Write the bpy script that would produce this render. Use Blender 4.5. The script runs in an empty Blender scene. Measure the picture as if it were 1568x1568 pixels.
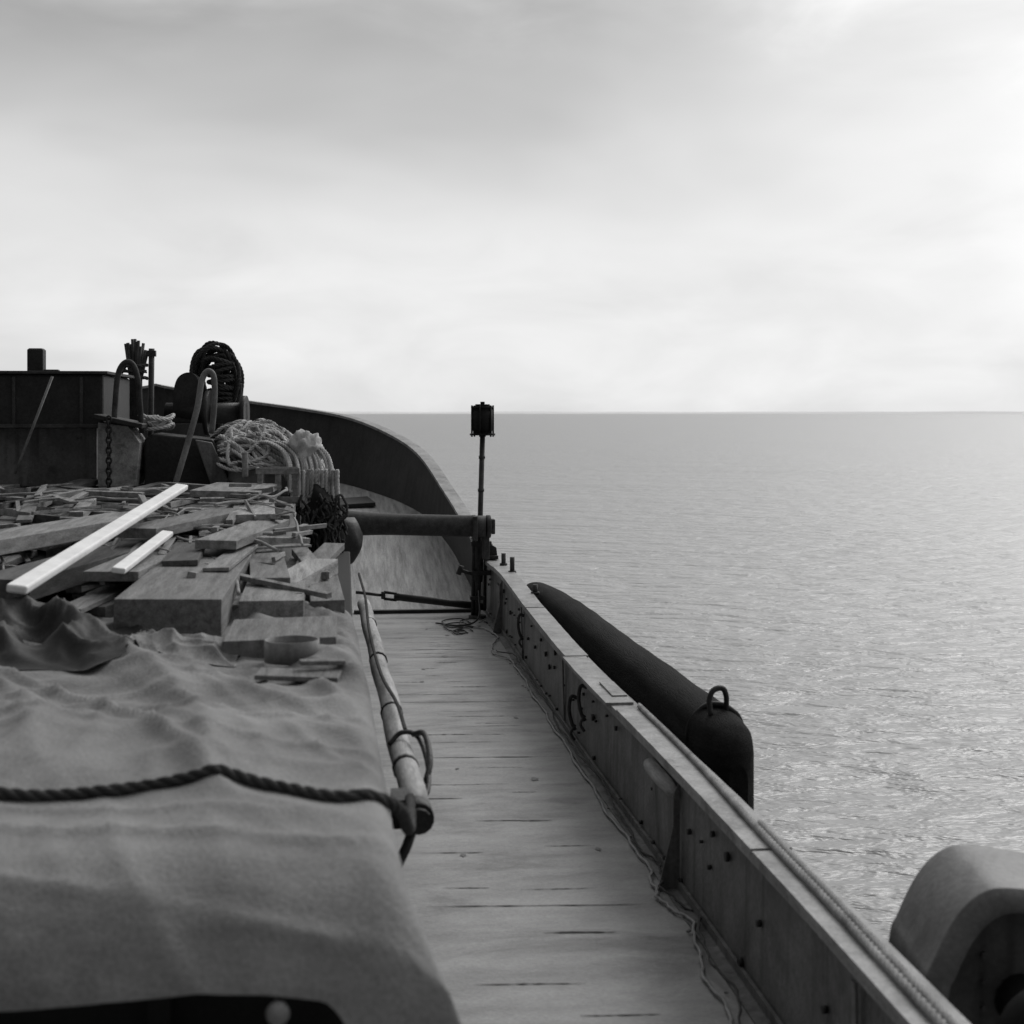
import bpy, math, random
from mathutils import Vector, Matrix, Euler, noise
random.seed(11)
scn = bpy.context.scene
scn.view_settings.view_transform = 'Standard'
scn.view_settings.look = 'None'
scn.view_settings.exposure = 0
rad = math.radians

# ------------------------------------------------------------------ materials
def mat(name, base, var=0.35, scale=3.0, rough=0.7, bump=0.3, bdist=0.01, fine=40.0,
        stretch=(1, 1, 1), stain=0.0, spec=0.3, streak=0.0, chips=0.0):
    m = bpy.data.materials.new(name); m.use_nodes = True
    nt = m.node_tree; N = nt.nodes; L = nt.links
    b = N['Principled BSDF']
    b.inputs['Roughness'].default_value = rough
    b.inputs['Specular IOR Level'].default_value = spec
    tc = N.new('ShaderNodeTexCoord'); mp = N.new('ShaderNodeMapping')
    mp.inputs['Scale'].default_value = stretch
    L.new(tc.outputs['Object'], mp.inputs['Vector'])
    n1 = N.new('ShaderNodeTexNoise'); n1.inputs['Scale'].default_value = scale
    n1.inputs['Detail'].default_value = 5; n1.inputs['Roughness'].default_value = 0.65
    n2 = N.new('ShaderNodeTexNoise'); n2.inputs['Scale'].default_value = fine
    n2.inputs['Detail'].default_value = 3; n2.inputs['Roughness'].default_value = 0.7
    L.new(mp.outputs[0], n1.inputs['Vector']); L.new(mp.outputs[0], n2.inputs['Vector'])
    r1 = N.new('ShaderNodeMapRange')
    r1.inputs['From Min'].default_value = 0.3; r1.inputs['From Max'].default_value = 0.7
    r1.inputs['To Min'].default_value = 1 - var; r1.inputs['To Max'].default_value = 1 + var
    L.new(n1.outputs['Fac'], r1.inputs['Value'])
    r2 = N.new('ShaderNodeMapRange')
    r2.inputs['From Min'].default_value = 0.3; r2.inputs['From Max'].default_value = 0.7
    r2.inputs['To Min'].default_value = 1 - var * 0.6; r2.inputs['To Max'].default_value = 1 + var * 0.6
    L.new(n2.outputs['Fac'], r2.inputs['Value'])
    def mul(x, y):
        k = N.new('ShaderNodeMath'); k.operation = 'MULTIPLY'; L.new(x, k.inputs[0])
        if isinstance(y, float): k.inputs[1].default_value = y
        else: L.new(y, k.inputs[1])
        return k.outputs[0]
    last = mul(r1.outputs[0], r2.outputs[0])
    if stain > 0:
        n3 = N.new('ShaderNodeTexNoise'); n3.inputs['Scale'].default_value = scale * 0.45
        n3.inputs['Detail'].default_value = 7; n3.inputs['Roughness'].default_value = 0.72
        n3.inputs['Distortion'].default_value = 0.6
        L.new(mp.outputs[0], n3.inputs['Vector'])
        r3 = N.new('ShaderNodeMapRange')
        r3.inputs['From Min'].default_value = 0.52; r3.inputs['From Max'].default_value = 0.68
        r3.inputs['To Min'].default_value = 1; r3.inputs['To Max'].default_value = 1 - stain
        L.new(n3.outputs['Fac'], r3.inputs['Value'])
        last = mul(last, r3.outputs[0])
    if chips > 0:
        n5 = N.new('ShaderNodeTexNoise'); n5.inputs['Scale'].default_value = 14
        n5.inputs['Detail'].default_value = 6; n5.inputs['Roughness'].default_value = 0.8
        L.new(mp.outputs[0], n5.inputs['Vector'])
        r5 = N.new('ShaderNodeMapRange')
        r5.inputs['From Min'].default_value = 0.60; r5.inputs['From Max'].default_value = 0.66
        r5.inputs['To Min'].default_value = 1; r5.inputs['To Max'].default_value = 1 + chips
        L.new(n5.outputs['Fac'], r5.inputs['Value'])
        last = mul(last, r5.outputs[0])
        r6 = N.new('ShaderNodeMapRange')     # small dark specks from the low end of the same noise
        r6.inputs['From Min'].default_value = 0.33; r6.inputs['From Max'].default_value = 0.39
        r6.inputs['To Min'].default_value = 1 - min(.6, chips * 1.3); r6.inputs['To Max'].default_value = 1
        L.new(n5.outputs['Fac'], r6.inputs['Value'])
        last = mul(last, r6.outputs[0])
    if streak > 0:
        m4 = N.new('ShaderNodeMapping'); m4.inputs['Scale'].default_value = (6, 6, 0.5)
        L.new(tc.outputs['Object'], m4.inputs['Vector'])
        n4 = N.new('ShaderNodeTexNoise'); n4.inputs['Scale'].default_value = 2.0; n4.inputs['Detail'].default_value = 4
        L.new(m4.outputs[0], n4.inputs['Vector'])
        r4 = N.new('ShaderNodeMapRange')
        r4.inputs['From Min'].default_value = 0.5; r4.inputs['From Max'].default_value = 0.72
        r4.inputs['To Min'].default_value = 1; r4.inputs['To Max'].default_value = 1 - streak
        L.new(n4.outputs['Fac'], r4.inputs['Value'])
        last = mul(last, r4.outputs[0])
    last = mul(last, float(base))
    cc = N.new('ShaderNodeCombineColor')
    for i in range(3): L.new(last, cc.inputs[i])
    L.new(cc.outputs[0], b.inputs['Base Color'])
    bp = N.new('ShaderNodeBump'); bp.inputs['Strength'].default_value = bump; bp.inputs['Distance'].default_value = bdist
    ad = N.new('ShaderNodeMath'); L.new(n1.outputs['Fac'], ad.inputs[0]); L.new(n2.outputs['Fac'], ad.inputs[1])
    L.new(ad.outputs[0], bp.inputs['Height']); L.new(bp.outputs[0], b.inputs['Normal'])
    return m

M_deck = mat('deck_paint', 0.31, 0.26, 2.0, 0.6, 0.6, 0.007, 50, stretch=(.7, 1.7, 1), stain=0.38, chips=.22)
M_fore = mat('foredeck_planks', 0.31, 0.35, 2.5, 0.8, 0.5, 0.01, 30, stretch=(6, 0.4, 1), stain=0.4)
M_bul = mat('bulwark_paint', 0.15, 0.34, 2.5, 0.5, 0.5, 0.008, 35, stain=0.55, streak=0.5, chips=.5)
M_bow = mat('bow_backlit_tone', 0.038, 0.35, 1.5, 0.6, 0.3, 0.01, 25, streak=0.3, chips=.4)  # plating facing the camera; its backlit shade is put into the colour
M_rail = mat('rail_worn_steel', 0.27, 0.40, 4, 0.5, 0.5, 0.006, 50, stain=0.55, spec=0.35, chips=.5)
M_hull = mat('hull_black', 0.022, 0.4, 1.5, 0.6, 0.3, 0.01, 25)
M_tarp = mat('tarpaulin_canvas', 0.225, 0.28, 1.3, 0.9, 0.5, 0.012, 70, stain=0.42, chips=.10)
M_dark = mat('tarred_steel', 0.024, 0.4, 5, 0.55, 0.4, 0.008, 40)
M_black = mat('black_recess', 0.008, 0.3, 5, 0.8, 0.2, 0.008, 40)
M_wood = [mat('plank_wood_%d' % i, v, 0.4, 3, 0.8, 0.6, 0.006, 25, stretch=(7, 0.6, 7), stain=0.5)
          for i, v in enumerate((0.17, 0.23, 0.09, 0.33))]
M_white = mat('white_paint', 0.85, 0.08, 5, 0.5, 0.3, 0.004, 40, stain=.12)
M_spar = mat('weathered_spar', 0.31, 0.4, 4, 0.7, 0.4, 0.006, 30, stretch=(3, 0.4, 3), stain=0.6)
M_rope = mat('hemp_rope', 0.30, 0.4, 6, 0.9, 0.6, 0.006, 120)
M_ropeL = mat('pale_rope', 0.56, 0.3, 5, 0.9, 0.6, 0.006, 120, stain=.3)
M_ropeD = mat('tarred_rope', 0.045, 0.4, 6, 0.9, 0.6, 0.006, 120)
M_iron = mat('rusty_iron', 0.05, 0.5, 8, 0.7, 0.6, 0.006, 60)
M_grey = mat('grey_paint', 0.18, 0.35, 3, 0.6, 0.4, 0.006, 40, stain=0.4, streak=0.3)
M_fend = mat('fender_timber', 0.015, 0.5, 3, 0.9, 0.8, 0.014, 30, stretch=(4, 0.5, 4), chips=.6, spec=.1)
M_crack = mat('deck_seam_pitch', 0.05, 0.4, 8, 0.8, 0.2, 0.003, 60)
M_cable = mat('cable_sheath', 0.28, 0.3, 8, 0.6, 0.2, 0.003, 60)
M_house = mat('housing_paint', 0.15, 0.3, 2.5, 0.5, 0.4, 0.008, 35, stain=0.5, chips=.3)
M_housef = mat('housing_face_darker', 0.085, 0.3, 3, 0.5, 0.4, 0.008, 35, stain=0.5, streak=.4)  # recessed face set darker than the rim

# ------------------------------------------------------------------ mesh builder
def catmull(pts, n=8, closed=False):
    P = [Vector(p) for p in pts]
    out = []
    m = len(P)
    rng = m if closed else m - 1
    for i in range(rng):
        if closed:
            a, b, c, d = P[(i - 1) % m], P[i], P[(i + 1) % m], P[(i + 2) % m]
        else:
            b, c = P[i], P[i + 1]
            a = P[i - 1] if i > 0 else b * 2 - c
            d = P[i + 2] if i + 2 < m else c * 2 - b
        for k in range(n):
            t = k / n
            out.append(0.5 * ((2 * b) + (c - a) * t + (2 * a - 5 * b + 4 * c - d) * t * t + (-a + 3 * b - 3 * c + d) * t ** 3))
    if not closed: out.append(P[-1].copy())
    return out

class MB:
    def __init__(s): s.v = []; s.f = []; s.sm = []; s.mi = []
    def face(s, idx, sm=False, mi=0): s.f.append(idx); s.sm.append(sm); s.mi.append(mi)
    def box(s, c, size, rot=(0, 0, 0), mi=0, taper=1.0):
        R = Euler(rot).to_matrix(); c = Vector(c); o = len(s.v)
        for dz in (-.5, .5):
            k = taper if dz > 0 else 1
            for dx, dy in ((-.5, -.5), (.5, -.5), (.5, .5), (-.5, .5)):
                s.v.append(c + R @ Vector((dx * size[0] * k, dy * size[1] * k, dz * size[2])))
        for q in ((3, 2, 1, 0), (4, 5, 6, 7), (0, 1, 5, 4), (1, 2, 6, 5), (2, 3, 7, 6), (3, 0, 4, 7)):
            s.face([o + i for i in q], False, mi)
    def tube(s, pts, r, sides=10, closed=False, mi=0, cap=True, radii=None):
        P = [Vector(p) for p in pts]; n = len(P); o = len(s.v)
        T = []
        for i in range(n):
            if closed: t = P[(i + 1) % n] - P[i - 1]
            else: t = P[min(i + 1, n - 1)] - P[max(i - 1, 0)]
            T.append(t.normalized() if t.length > 1e-9 else Vector((0, 1, 0)))
        up = Vector((0, 0, 1)) if abs(T[0].z) < 0.9 else Vector((1, 0, 0))
        nrm = (up - T[0] * up.dot(T[0])).normalized()
        for i in range(n):
            nrm = nrm - T[i] * nrm.dot(T[i])
            nrm.normalize(); bn = T[i].cross(nrm)
            rr = radii[i] if radii else r
            for k in range(sides):
                a = 2 * math.pi * k / sides
                s.v.append(P[i] + (nrm * math.cos(a) + bn * math.sin(a)) * rr)
        for i in range(n if closed else n - 1):
            j = (i + 1) % n
            for k in range(sides):
                k2 = (k + 1) % sides
                s.face([o + i * sides + k, o + i * sides + k2, o + j * sides + k2, o + j * sides + k], True, mi)
        if cap and not closed:
            s.face([o + k for k in range(sides)][::-1], False, mi)
            s.face([o + (n - 1) * sides + k for k in range(sides)], False, mi)
    def rope(s, pts, r, pitch=None, strands=3, sides=6, mi=0):
        pitch = pitch or r * 7
        P = [Vector(p) for p in pts]
        step = pitch / 8; Q = [P[0]]; acc = 0
        for i in range(len(P) - 1):
            seg = P[i + 1] - P[i]; l = seg.length
            if l < 1e-9: continue
            d = step - acc
            while d <= l:
                Q.append(P[i] + seg * (d / l)); d += step
            acc = l - (d - step)
        n = len(Q)
        if n < 3: return
        T = [(Q[min(i + 1, n - 1)] - Q[max(i - 1, 0)]).normalized() for i in range(n)]
        up = Vector((0, 0, 1)) if abs(T[0].z) < 0.9 else Vector((1, 0, 0))
        nr = (up - T[0] * up.dot(T[0])).normalized(); F = []
        for i in range(n):
            nr = (nr - T[i] * nr.dot(T[i])).normalized(); F.append((nr.copy(), T[i].cross(nr)))
        for k in range(strands):
            path = []
            for i in range(n):
                a = 2 * math.pi * (i / 8 + k / strands)
                path.append(Q[i] + (F[i][0] * math.cos(a) + F[i][1] * math.sin(a)) * r * 0.5)
            s.tube(path, r * 0.58, sides, mi=mi)
    def prism(s, poly, axis_a, axis_b, origin, depth_vec, mi=0, smooth=False):
        A, B, O, Dv = Vector(axis_a), Vector(axis_b), Vector(origin), Vector(depth_vec)
        o = len(s.v); n = len(poly)
        for k in (0, 1):
            for a, b in poly: s.v.append(O + A * a + B * b + Dv * k)
        s.face([o + i for i in range(n)][::-1], False, mi)
        s.face([o + n + i for i in range(n)], False, mi)
        for i in range(n):
            j = (i + 1) % n
            s.face([o + i, o + j, o + n + j, o + n + i], smooth, mi)
    def grid(s, rows, mi=0, smooth=True):
        o = len(s.v); nr = len(rows); nc = len(rows[0])
        for r in rows:
            for p in r: s.v.append(Vector(p))
        for i in range(nr - 1):
            for j in range(nc - 1):
                s.face([o + i * nc + j, o + i * nc + j + 1, o + (i + 1) * nc + j + 1, o + (i + 1) * nc + j], smooth, mi)
    def obj(s, name, mats, parent=None, bevel=0.0, subsurf=0, solid=0.0):
        me = bpy.data.meshes.new(name)
        me.from_pydata([tuple(v) for v in s.v], [], s.f)
        mats = mats if isinstance(mats, (list, tuple)) else [mats]
        for m in mats: me.materials.append(m)
        for p, sm, mi in zip(me.polygons, s.sm, s.mi): p.use_smooth = sm; p.material_index = mi
        me.update()
        ob = bpy.data.objects.new(name, me); scn.collection.objects.link(ob)
        if parent: ob.parent = parent
        if solid:
            md = ob.modifiers.new('solid', 'SOLIDIFY'); md.thickness = solid
        if bevel > 0:
            md = ob.modifiers.new('bevel', 'BEVEL'); md.width = bevel; md.segments = 2
            md.limit_method = 'ANGLE'; md.angle_limit = rad(50)
        if subsurf:
            md = ob.modifiers.new('sub', 'SUBSURF'); md.levels = subsurf; md.render_levels = subsurf
        return ob

def empty(name):
    e = bpy.data.objects.new(name, None); scn.collection.objects.link(e); return e

SA, CA = 0.1135, 0.9935  # sine and cosine of the camera yaw
def st(x, d, z):  # d is camera view depth; most positions were computed from image coordinates
    """ship frame point: x to starboard, station d taken along the camera view axis"""
    return Vector((x, (d - SA * x) / CA, z))
def smooth01(t): t = max(0, min(1, t)); return t * t * (3 - 2 * t)
def interp(x, tab):
    if x <= tab[0][0]: return tab[0][1]
    for (a, va), (b, vb) in zip(tab, tab[1:]):
        if x <= b: return va + (vb - va) * (x - a) / (b - a)
    return tab[-1][1]

# ------------------------------------------------------------------ hull
XC = -4.1
base = [(1.7, -7, .80), (1.95, -2, .78), (2.04, 3, .77), (2.08, 6, .76), (2.085, 9, .74), (2.07, 12, .715), (2.09, 15, .74), (2.12, 18, .80), (2.1, 20.2, .80),
        (2.06, 21.4, .93), (1.96, 22.9, 1.215), (1.84, 24.5, 1.5), (1.5, 26.8, 2.08), (.92, 28.5, 2.46), (.16, 29.9, 2.74),
        (-.95, 30.9, 2.93), (-2.3, 31.6, 3.12), (-4.1, 32.1, 3.45)]
path = catmull([st(*b) for b in base], 8)
path[-1].x = XC
NPM = 72
RX = [(q.y, q.x) for q in path[:NPM]]; RZ = [(q.y, q.z) for q in path[:NPM]]
def rx(y): return interp(y, RX)
def rz(y): return interp(y, RZ)
DECK = [(-8, 0), (20.3, 0), (21.0, .04), (22, .17), (24.3, .61), (26, .98), (28, 1.2), (30, 1.4), (33, 1.55)]
def view_depth(p): return p.y * CA + p.x * SA  # depth of a point along the camera view axis
def normals(path):
    out = []
    for i in range(len(path)):
        t = path[min(i + 1, len(path) - 1)] - path[max(i - 1, 0)]
        n = Vector((-t.y, t.x, 0)).normalized()
        if i == len(path) - 1: n = Vector((0, -1, 0))
        out.append(n)
    return out
nor = normals(path)
full = []
for p, n in zip(path, nor): full.append((p, n))
port = []
for p, n in list(zip(path, nor))[:-1][::-1]:
    port.append((Vector((2 * XC - p.x, p.y, p.z)), Vector((-n.x, n.y, 0))))
full = full + port
def dk(p):
    d = view_depth(p) if p.x > XC else view_depth(Vector((2 * XC - p.x, p.y, 0)))
    return interp(d, DECK)
def footoff(p):
    return 0.13 + 0.22 * smooth01((p.y - 23) / 6)

barge = empty('cargo_barge')
def sweep(name, prof, mt, closed=True, smooth=False, bevel=0, sub=None):
    mb = MB(); rows = []
    seq = sub if sub else full
    for p, n in seq:
        rows.append([Vector((p.x + n.x * o, p.y + n.y * o, z)) for o, z in prof(p)])
    if closed: rows = [r + [r[0]] for r in rows]
    mb.grid(rows, smooth=smooth)
    return mb.obj(name, mt, barge, bevel)
def dent(p): return .004 * noise.noise(Vector((p.y * 1.3, 0, 4))) + .003 * noise.noise(Vector((p.y * 4, 2, 4)))
sweep('cap_rail', lambda p: [(0 + dent(p), p.z), (.2 + dent(p) * 1.5, p.z + dent(p)), (.2 + dent(p) * 1.5, p.z - .05), (.0, p.z - .05)], M_rail)
seqM = [q for q in full if q[0].x > XC and q[0].y < 20.75]
seqB = [q for q in full if q[0].y > 20.2]
seqP = [q for q in full if q[0].x < XC and q[0].y < 20.75]
plate = lambda p: [(.10, p.z - .051), (.12, p.z - .051), (footoff(p), dk(p) - .02), (footoff(p) - .02, dk(p) - .02)]
sweep('bulwark_plating', plate, M_bul, sub=seqM)
sweep('bulwark_plating_port', plate, M_bul, sub=seqP)
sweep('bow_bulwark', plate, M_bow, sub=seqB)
sweep('hull_side', lambda p: [(.02, p.z - .051), (.03 + .0 * p.z, -.2), (.12, -1.6)], M_hull, closed=False, smooth=True)
sweep('rubbing_strake', lambda p: [(.02, dk(p) + .12), (-.07, dk(p) + .09), (-.07, dk(p) - .06), (.02, dk(p) - .09)], M_hull)
mb = MB(); rows = []
for p, n in zip(path, nor):
    o = footoff(p); a = Vector((p.x + n.x * o, p.y + n.y * o, dk(p)))
    row = []
    for k in range(25):
        t = k / 24; x = a.x + (2 * XC - a.x - a.x) * t
        row.append(Vector((x, a.y, a.z)))
    rows.append(row)
cut = next(i for i, r in enumerate(rows) if r[0].y > 20.4)
mb.grid(rows[:cut + 1], smooth=True); mb.obj('main_deck', M_deck, barge)
mb = MB(); mb.grid(rows[cut:], smooth=True); mb.obj('foredeck', M_fore, barge)
mb = MB(); mb.box((XC, -7.1, -.4), (11.3, .1, 2.2)); mb.obj('transom', M_hull, barge)
mb = MB()
for k in range(22):
    x = 1.6 - k * .19; d = 20.9
    while d < 29:
        l = random.uniform(.6, 2.5); e = min(d + l, 29)
        a_ = []; b_ = []
        for q in range(6):
            dd = d + (e - d) * q / 5; z = interp(dd, DECK) + .006
            lim = interp(dd, [(20, 1.9), (24.3, 1.68), (26, 1.35), (28, .95), (29, .4)])
            xx = min(x, lim); a_.append(st(xx, dd, z)); b_.append(st(xx + .012, dd, z))
        mb.grid([a_, b_], smooth=False); d = e + random.uniform(.05, 1.0)
mb.obj('foredeck_seams', M_crack, barge)

mb = MB()
def seam(x0, x1, y, w=.008, sk=0.0):
    n = 14; top = []; bot = []
    ph = random.random() * 9
    for k in range(n + 1):
        t = k / n; x = x0 + (x1 - x0) * t
        ww = w * (math.sin(math.pi * min(1, max(0.02, t))) ** .5) * random.uniform(.3, 1.2)
        yy = y + sk * (x - x0) + .012 * noise.noise(Vector((x * 3, y, ph)))
        top.append(Vector((x, yy + ww, .004))); bot.append(Vector((x, yy - ww, .004)))
    mb.grid([bot, top], smooth=False)
y = 5.6
while y < 20:
    big = random.random() < .35
    x0 = random.uniform(.35, .6) if big else random.uniform(.4, 1.1)
    x1 = x0 + (random.uniform(.8, 1.4) if big else random.uniform(.2, .6))
    seam(x0, min(x1, 1.82), y, random.uniform(.003, .008) * (1 + (y - 6) * .07), -.07)
    if not big and random.random() < .6:
        xx = random.uniform(.9, 1.3); seam(xx, min(1.82, xx + random.uniform(.2, .5)), y + random.uniform(-.12, .12), .006, -.07)
    y += random.uniform(.25, .75) if y < 12 else random.uniform(.22, .5)
mb.obj('deck_seams', M_crack, barge)
M_blot = mat('deck_damp_blotch', 0.17, 0.3, 6, 0.7, 0.3, 0.003, 50)
mb = MB()
for _ in range(14):
    x = random.uniform(.45, 1.7); yy = random.uniform(6, 19); r = random.uniform(.012, .035)
    o = len(mb.v); n = 17
    for k in range(n):
        a = 2 * math.pi * k / n; rr = r * random.uniform(.5, 1.2)
        mb.v.append(Vector((x + math.cos(a) * rr * 1.2, yy + math.sin(a) * rr * 2.0, .0045)))
    mb.face([o + k for k in range(n)])
mb.obj('deck_blotches', M_blot, barge)
mb = MB()
for _ in range(26):
    yy = random.uniform(5.5, 20); x = random.uniform(1.78, 1.9)
    s_ = random.uniform(.005, .012)
    mb.box((x, yy, s_ * .4 + .013), (s_ * random.uniform(1, 3), s_ * 1.3, s_ * .8), (0, 0, random.random() * 3))
mb.obj('deck_crumbs', M_grey, barge)

mb = MB()
def wallx(y): return rx(y) - .13
for Y in [5.1, 8.4, 12.6, 15.9, 18.4]:
    w = wallx(Y); H_ = rz(Y) - .10
    if Y in (8.4, 18.4):
        mb.prism([(0, 0), (-.13, 0), (-.12, .05), (-.04, .38), (-.04, H_ - .08), (0, H_)], (1, 0, 0), (0, 0, 1), (w - .006, Y, .003), (0, .014, 0), 0)
        mb.box((w - .012, Y + .4, .34), (.014, .6, .48), (0, rad(-1.5), 0), 0)
    else:
        mb.box((w - .012, Y + .28, .34), (.014, .05, .60), (0, rad(-1.5), 0), 0)
mb.obj('bulwark_brackets', M_bul, barge, .003)
mb = MB()
rws = []
for i in range(17):
    t = i / 16; e = (1 - abs(2 * t - 1) ** 4) ** .5 if 0 < i < 16 else .05
    rws.append([Vector((wallx(8.9) - .008 - .07 * e * math.sin(math.pi * j / 10), 8.42 + .85 * t, .56 + .05 * e * math.cos(math.pi * j / 10))) for j in range(11)])
mb.grid(rws); mb.obj('rounded_pad', M_spar, barge)
mb = MB()
for Y in [y * .31 + 3 for y in range(56)]:
    w = wallx(Y)
    for zz in (.12, .42, .56):
        if random.random() < (.32 if Y < 9 else .45):
            yy = Y + random.uniform(-.12, .12); z2 = zz + random.uniform(-.06, .04); r = random.choice((.010, .014, .018, .026))
            mb.tube([(w + .0, yy, z2), (w - .022, yy, z2)], r, 8)
mb.obj('bulwark_bolts', M_dark, barge)
mb = MB()
mb.grid([[Vector((p.x + n.x * o, p.y + n.y * o, z)) for o, z in [(.135, .07), (.155, .07), (.155, .02), (.22, .012), (.22, .002)]] for p, n in seqM], smooth=False)
mb.obj('waterway_angle', M_bul, barge)
mb = MB()
for (a, b, dx) in [(3.0, 6.6, 0), (6.64, 10.0, .004), (10.25, 12.3, -.02), (12.34, 15.2, .004), (15.25, 18.9, 0)]:
    n = 14; rws = []
    for k in range(n + 1):
        Y = a + (b - a) * k / n
        xx = rx(Y); zb = rz(Y) + .004; jt = .004 * noise.noise(Vector((Y * 3, a, 0)))
        rws.append([Vector((xx - .212 + dx + jt, Y, zb - .008)), Vector((xx - .212 + dx + jt, Y, zb + .014)), Vector((xx - .012 + dx + jt, Y, zb + .014)), Vector((xx - .012 + dx + jt, Y, zb - .008))])
    rws = [[Vector((v.x, rws[0][0].y - .001, rws[0][0].z)) for v in rws[0]]] + rws + [[Vector((v.x, rws[-1][0].y + .001, rws[-1][0].z)) for v in rws[-1]]]
    mb.grid(rws, smooth=False)
mb.obj('rail_doubler_plates', M_rail, barge)
mb = MB()
mb.box((rx(10.6) - .09, 10.75, rz(10.7) + .025), (.11, .55, .014))
mb.obj('rail_wear_strip', M_rail, barge, .003)

mb = MB()
for (Y, z) in [(11.6, .48), (12.1, .3), (16.0, .45)]:
    w = wallx(Y) - .01
    mb.tube(catmull([(w, Y, z + .12), (w - .05, Y, z + .13), (w - .07, Y - .02, z + .03), (w - .05, Y - .03, z - .08), (w - .02, Y - .03, z - .14)], 5), .016, 8)
    mb.tube(catmull([(w - .02, Y - .03, z - .1), (w - .06, Y - .05, z - .16), (w - .03, Y - .06, z - .22)], 5), .012, 8)
for (x, d, h) in [(2.08, 19.3, .16), (2.08, 18.3, .2), (2.12, 16.4, .11)]:
    zb = rz(d)
    mb.tube([st(x, d, zb - .01), st(x, d, zb + h)], .03, 8); mb.tube([st(x, d, zb), st(x, d, zb + .03)], .05, 8)
mb.obj('belaying_pins_and_hooks', M_iron, barge)
mb = MB()
zc = rz(20.2)
for s_ in (0, .5):
    mb.prism([(-.08, 0), (.1, 0), (.08, .16), (-.02, .22), (-.07, .1)], (1, 0, 0), (0, 0, 1), st(1.98, 20.0 + s_, zc + .002), (0, .1, 0))
mb.box(st(1.98, 20.3, zc + .03), (.2, .75, .05))
mb.obj('rail_chock', M_dark, barge, .01)

# ------------------------------------------------------------------ cable & rail rope
c = empty('electric_cable')
pts = [(1.5, 19.3), (1.78, 18.9), (1.88, 18.2), (1.70, 17.1), (1.86, 16.4), (1.85, 14.7), (1.84, 13.1), (1.83, 11.5), (1.82, 10), (1.85, 9.06), (1.80, 8.57),
       (1.80, 8.28), (1.88, 7.97), (1.775, 7.32), (1.76, 6.7), (1.66, 6.0), (1.7, 5)]
cp = catmull([st(x, d, .022) for x, d in pts], 10)
for i, p in enumerate(cp): p.x += .012 * math.sin(i * .7) + .006 * math.sin(i * 1.9)
mb = MB(); mb.tube(cp, .0095, 6); mb.obj('cable_run', M_cable, c)
cp2 = [Vector((p.x + .05 + .02 * math.sin(i * .31), p.y + .05, .02 + .05 * abs(math.sin(i * .11)))) for i, p in enumerate(cp[30:])]
mb = MB(); mb.tube(cp2, .007, 6); mb.obj('cable_run_second', M_iron, c)

r = empty('mooring_rope')
def onrail(x, d, h=.036): return st(x, d, rz(d) + h)
pp = [onrail(2.04, 10.2), onrail(2.03, 8.6), onrail(1.99, 7.2), onrail(1.97, 6.0), onrail(1.95, 5.2), onrail(1.93, 4.4), onrail(1.9, 3.4)]
mb = MB(); mb.rope(catmull(pp, 8), .019); mb.obj('rope_line', M_rope, r)
mb = MB(); mb.rope(catmull([p + Vector((.04, 0, -.001)) for p in pp[2:]], 8), .016); mb.obj('rope_line_second', M_rope, r)

# ------------------------------------------------------------------ outboard fender
fe = empty('hull_fender')
mb = MB(); rows = []
tab_top = [(8.75, .70), (8.8, .82), (8.95, .91), (9.3, .94), (11, .92), (13, .89), (15.3, .865), (17, .80), (17.9, .74), (18.1, .7)]
N_ = 64
for i in range(N_ + 1):
    if i < 8: d = 8.75 + .55 * (i / 8) ** 1.6
    else: d = 9.3 + (18.1 - 9.3) * (i - 8) / (N_ - 8)
    zt = interp(d, tab_top) + .012 * noise.noise(Vector((d * 1.5, 0, 0)))
    hw = .16 * (interp(d, [(8.75, .35), (8.85, .75), (9.0, .93), (9.3, 1), (17.9, 1), (18.1, .7)]))
    prof = []
    for k in range(13):
        a = math.pi * k / 12
        prof.append((math.cos(a) * hw, zt - .11 + math.sin(a) * .11))
    prof = [(hw * .8, -.45), (hw, .0)] + prof + [(-hw, .0), (-hw * .8, -.45)]
    cx = interp(d, [(8.7, 2.34), (13, 2.33), (19.5, 2.32)])
    rows.append([st(cx + a, d, z) for a, z in prof])
mb.grid([r_[::-1] for r_ in rows])
for rw in (rows[0], rows[-1]):
    o = len(mb.v)
    for p in rw: mb.v.append(p)
    mb.face([o + k for k in range(len(rw))])
mb.obj('fender_body', M_fend, fe)
mb = MB()
q = [(2.33 - .055, .91), (2.33 - .06, 1.00), (2.33 - .03, 1.06), (2.36, 1.07), (2.39, 1.02), (2.395, .93), (2.39, .88)]
mb.tube(catmull([st(x, 9.15 + .02 * i, z) for i, (x, z) in enumerate(q)], 5), .018, 8)
mb.tube(catmull([st(2.2, 9.4, .6), st(2.185, 9.35, .8), st(2.25, 9.3, .92), st(2.33, 9.28, .955), st(2.42, 9.26, .93), st(2.495, 9.25, .8), st(2.495, 9.25, .3)], 5), .02, 6)
mb.obj('lifting_eye', M_dark, fe)

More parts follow.
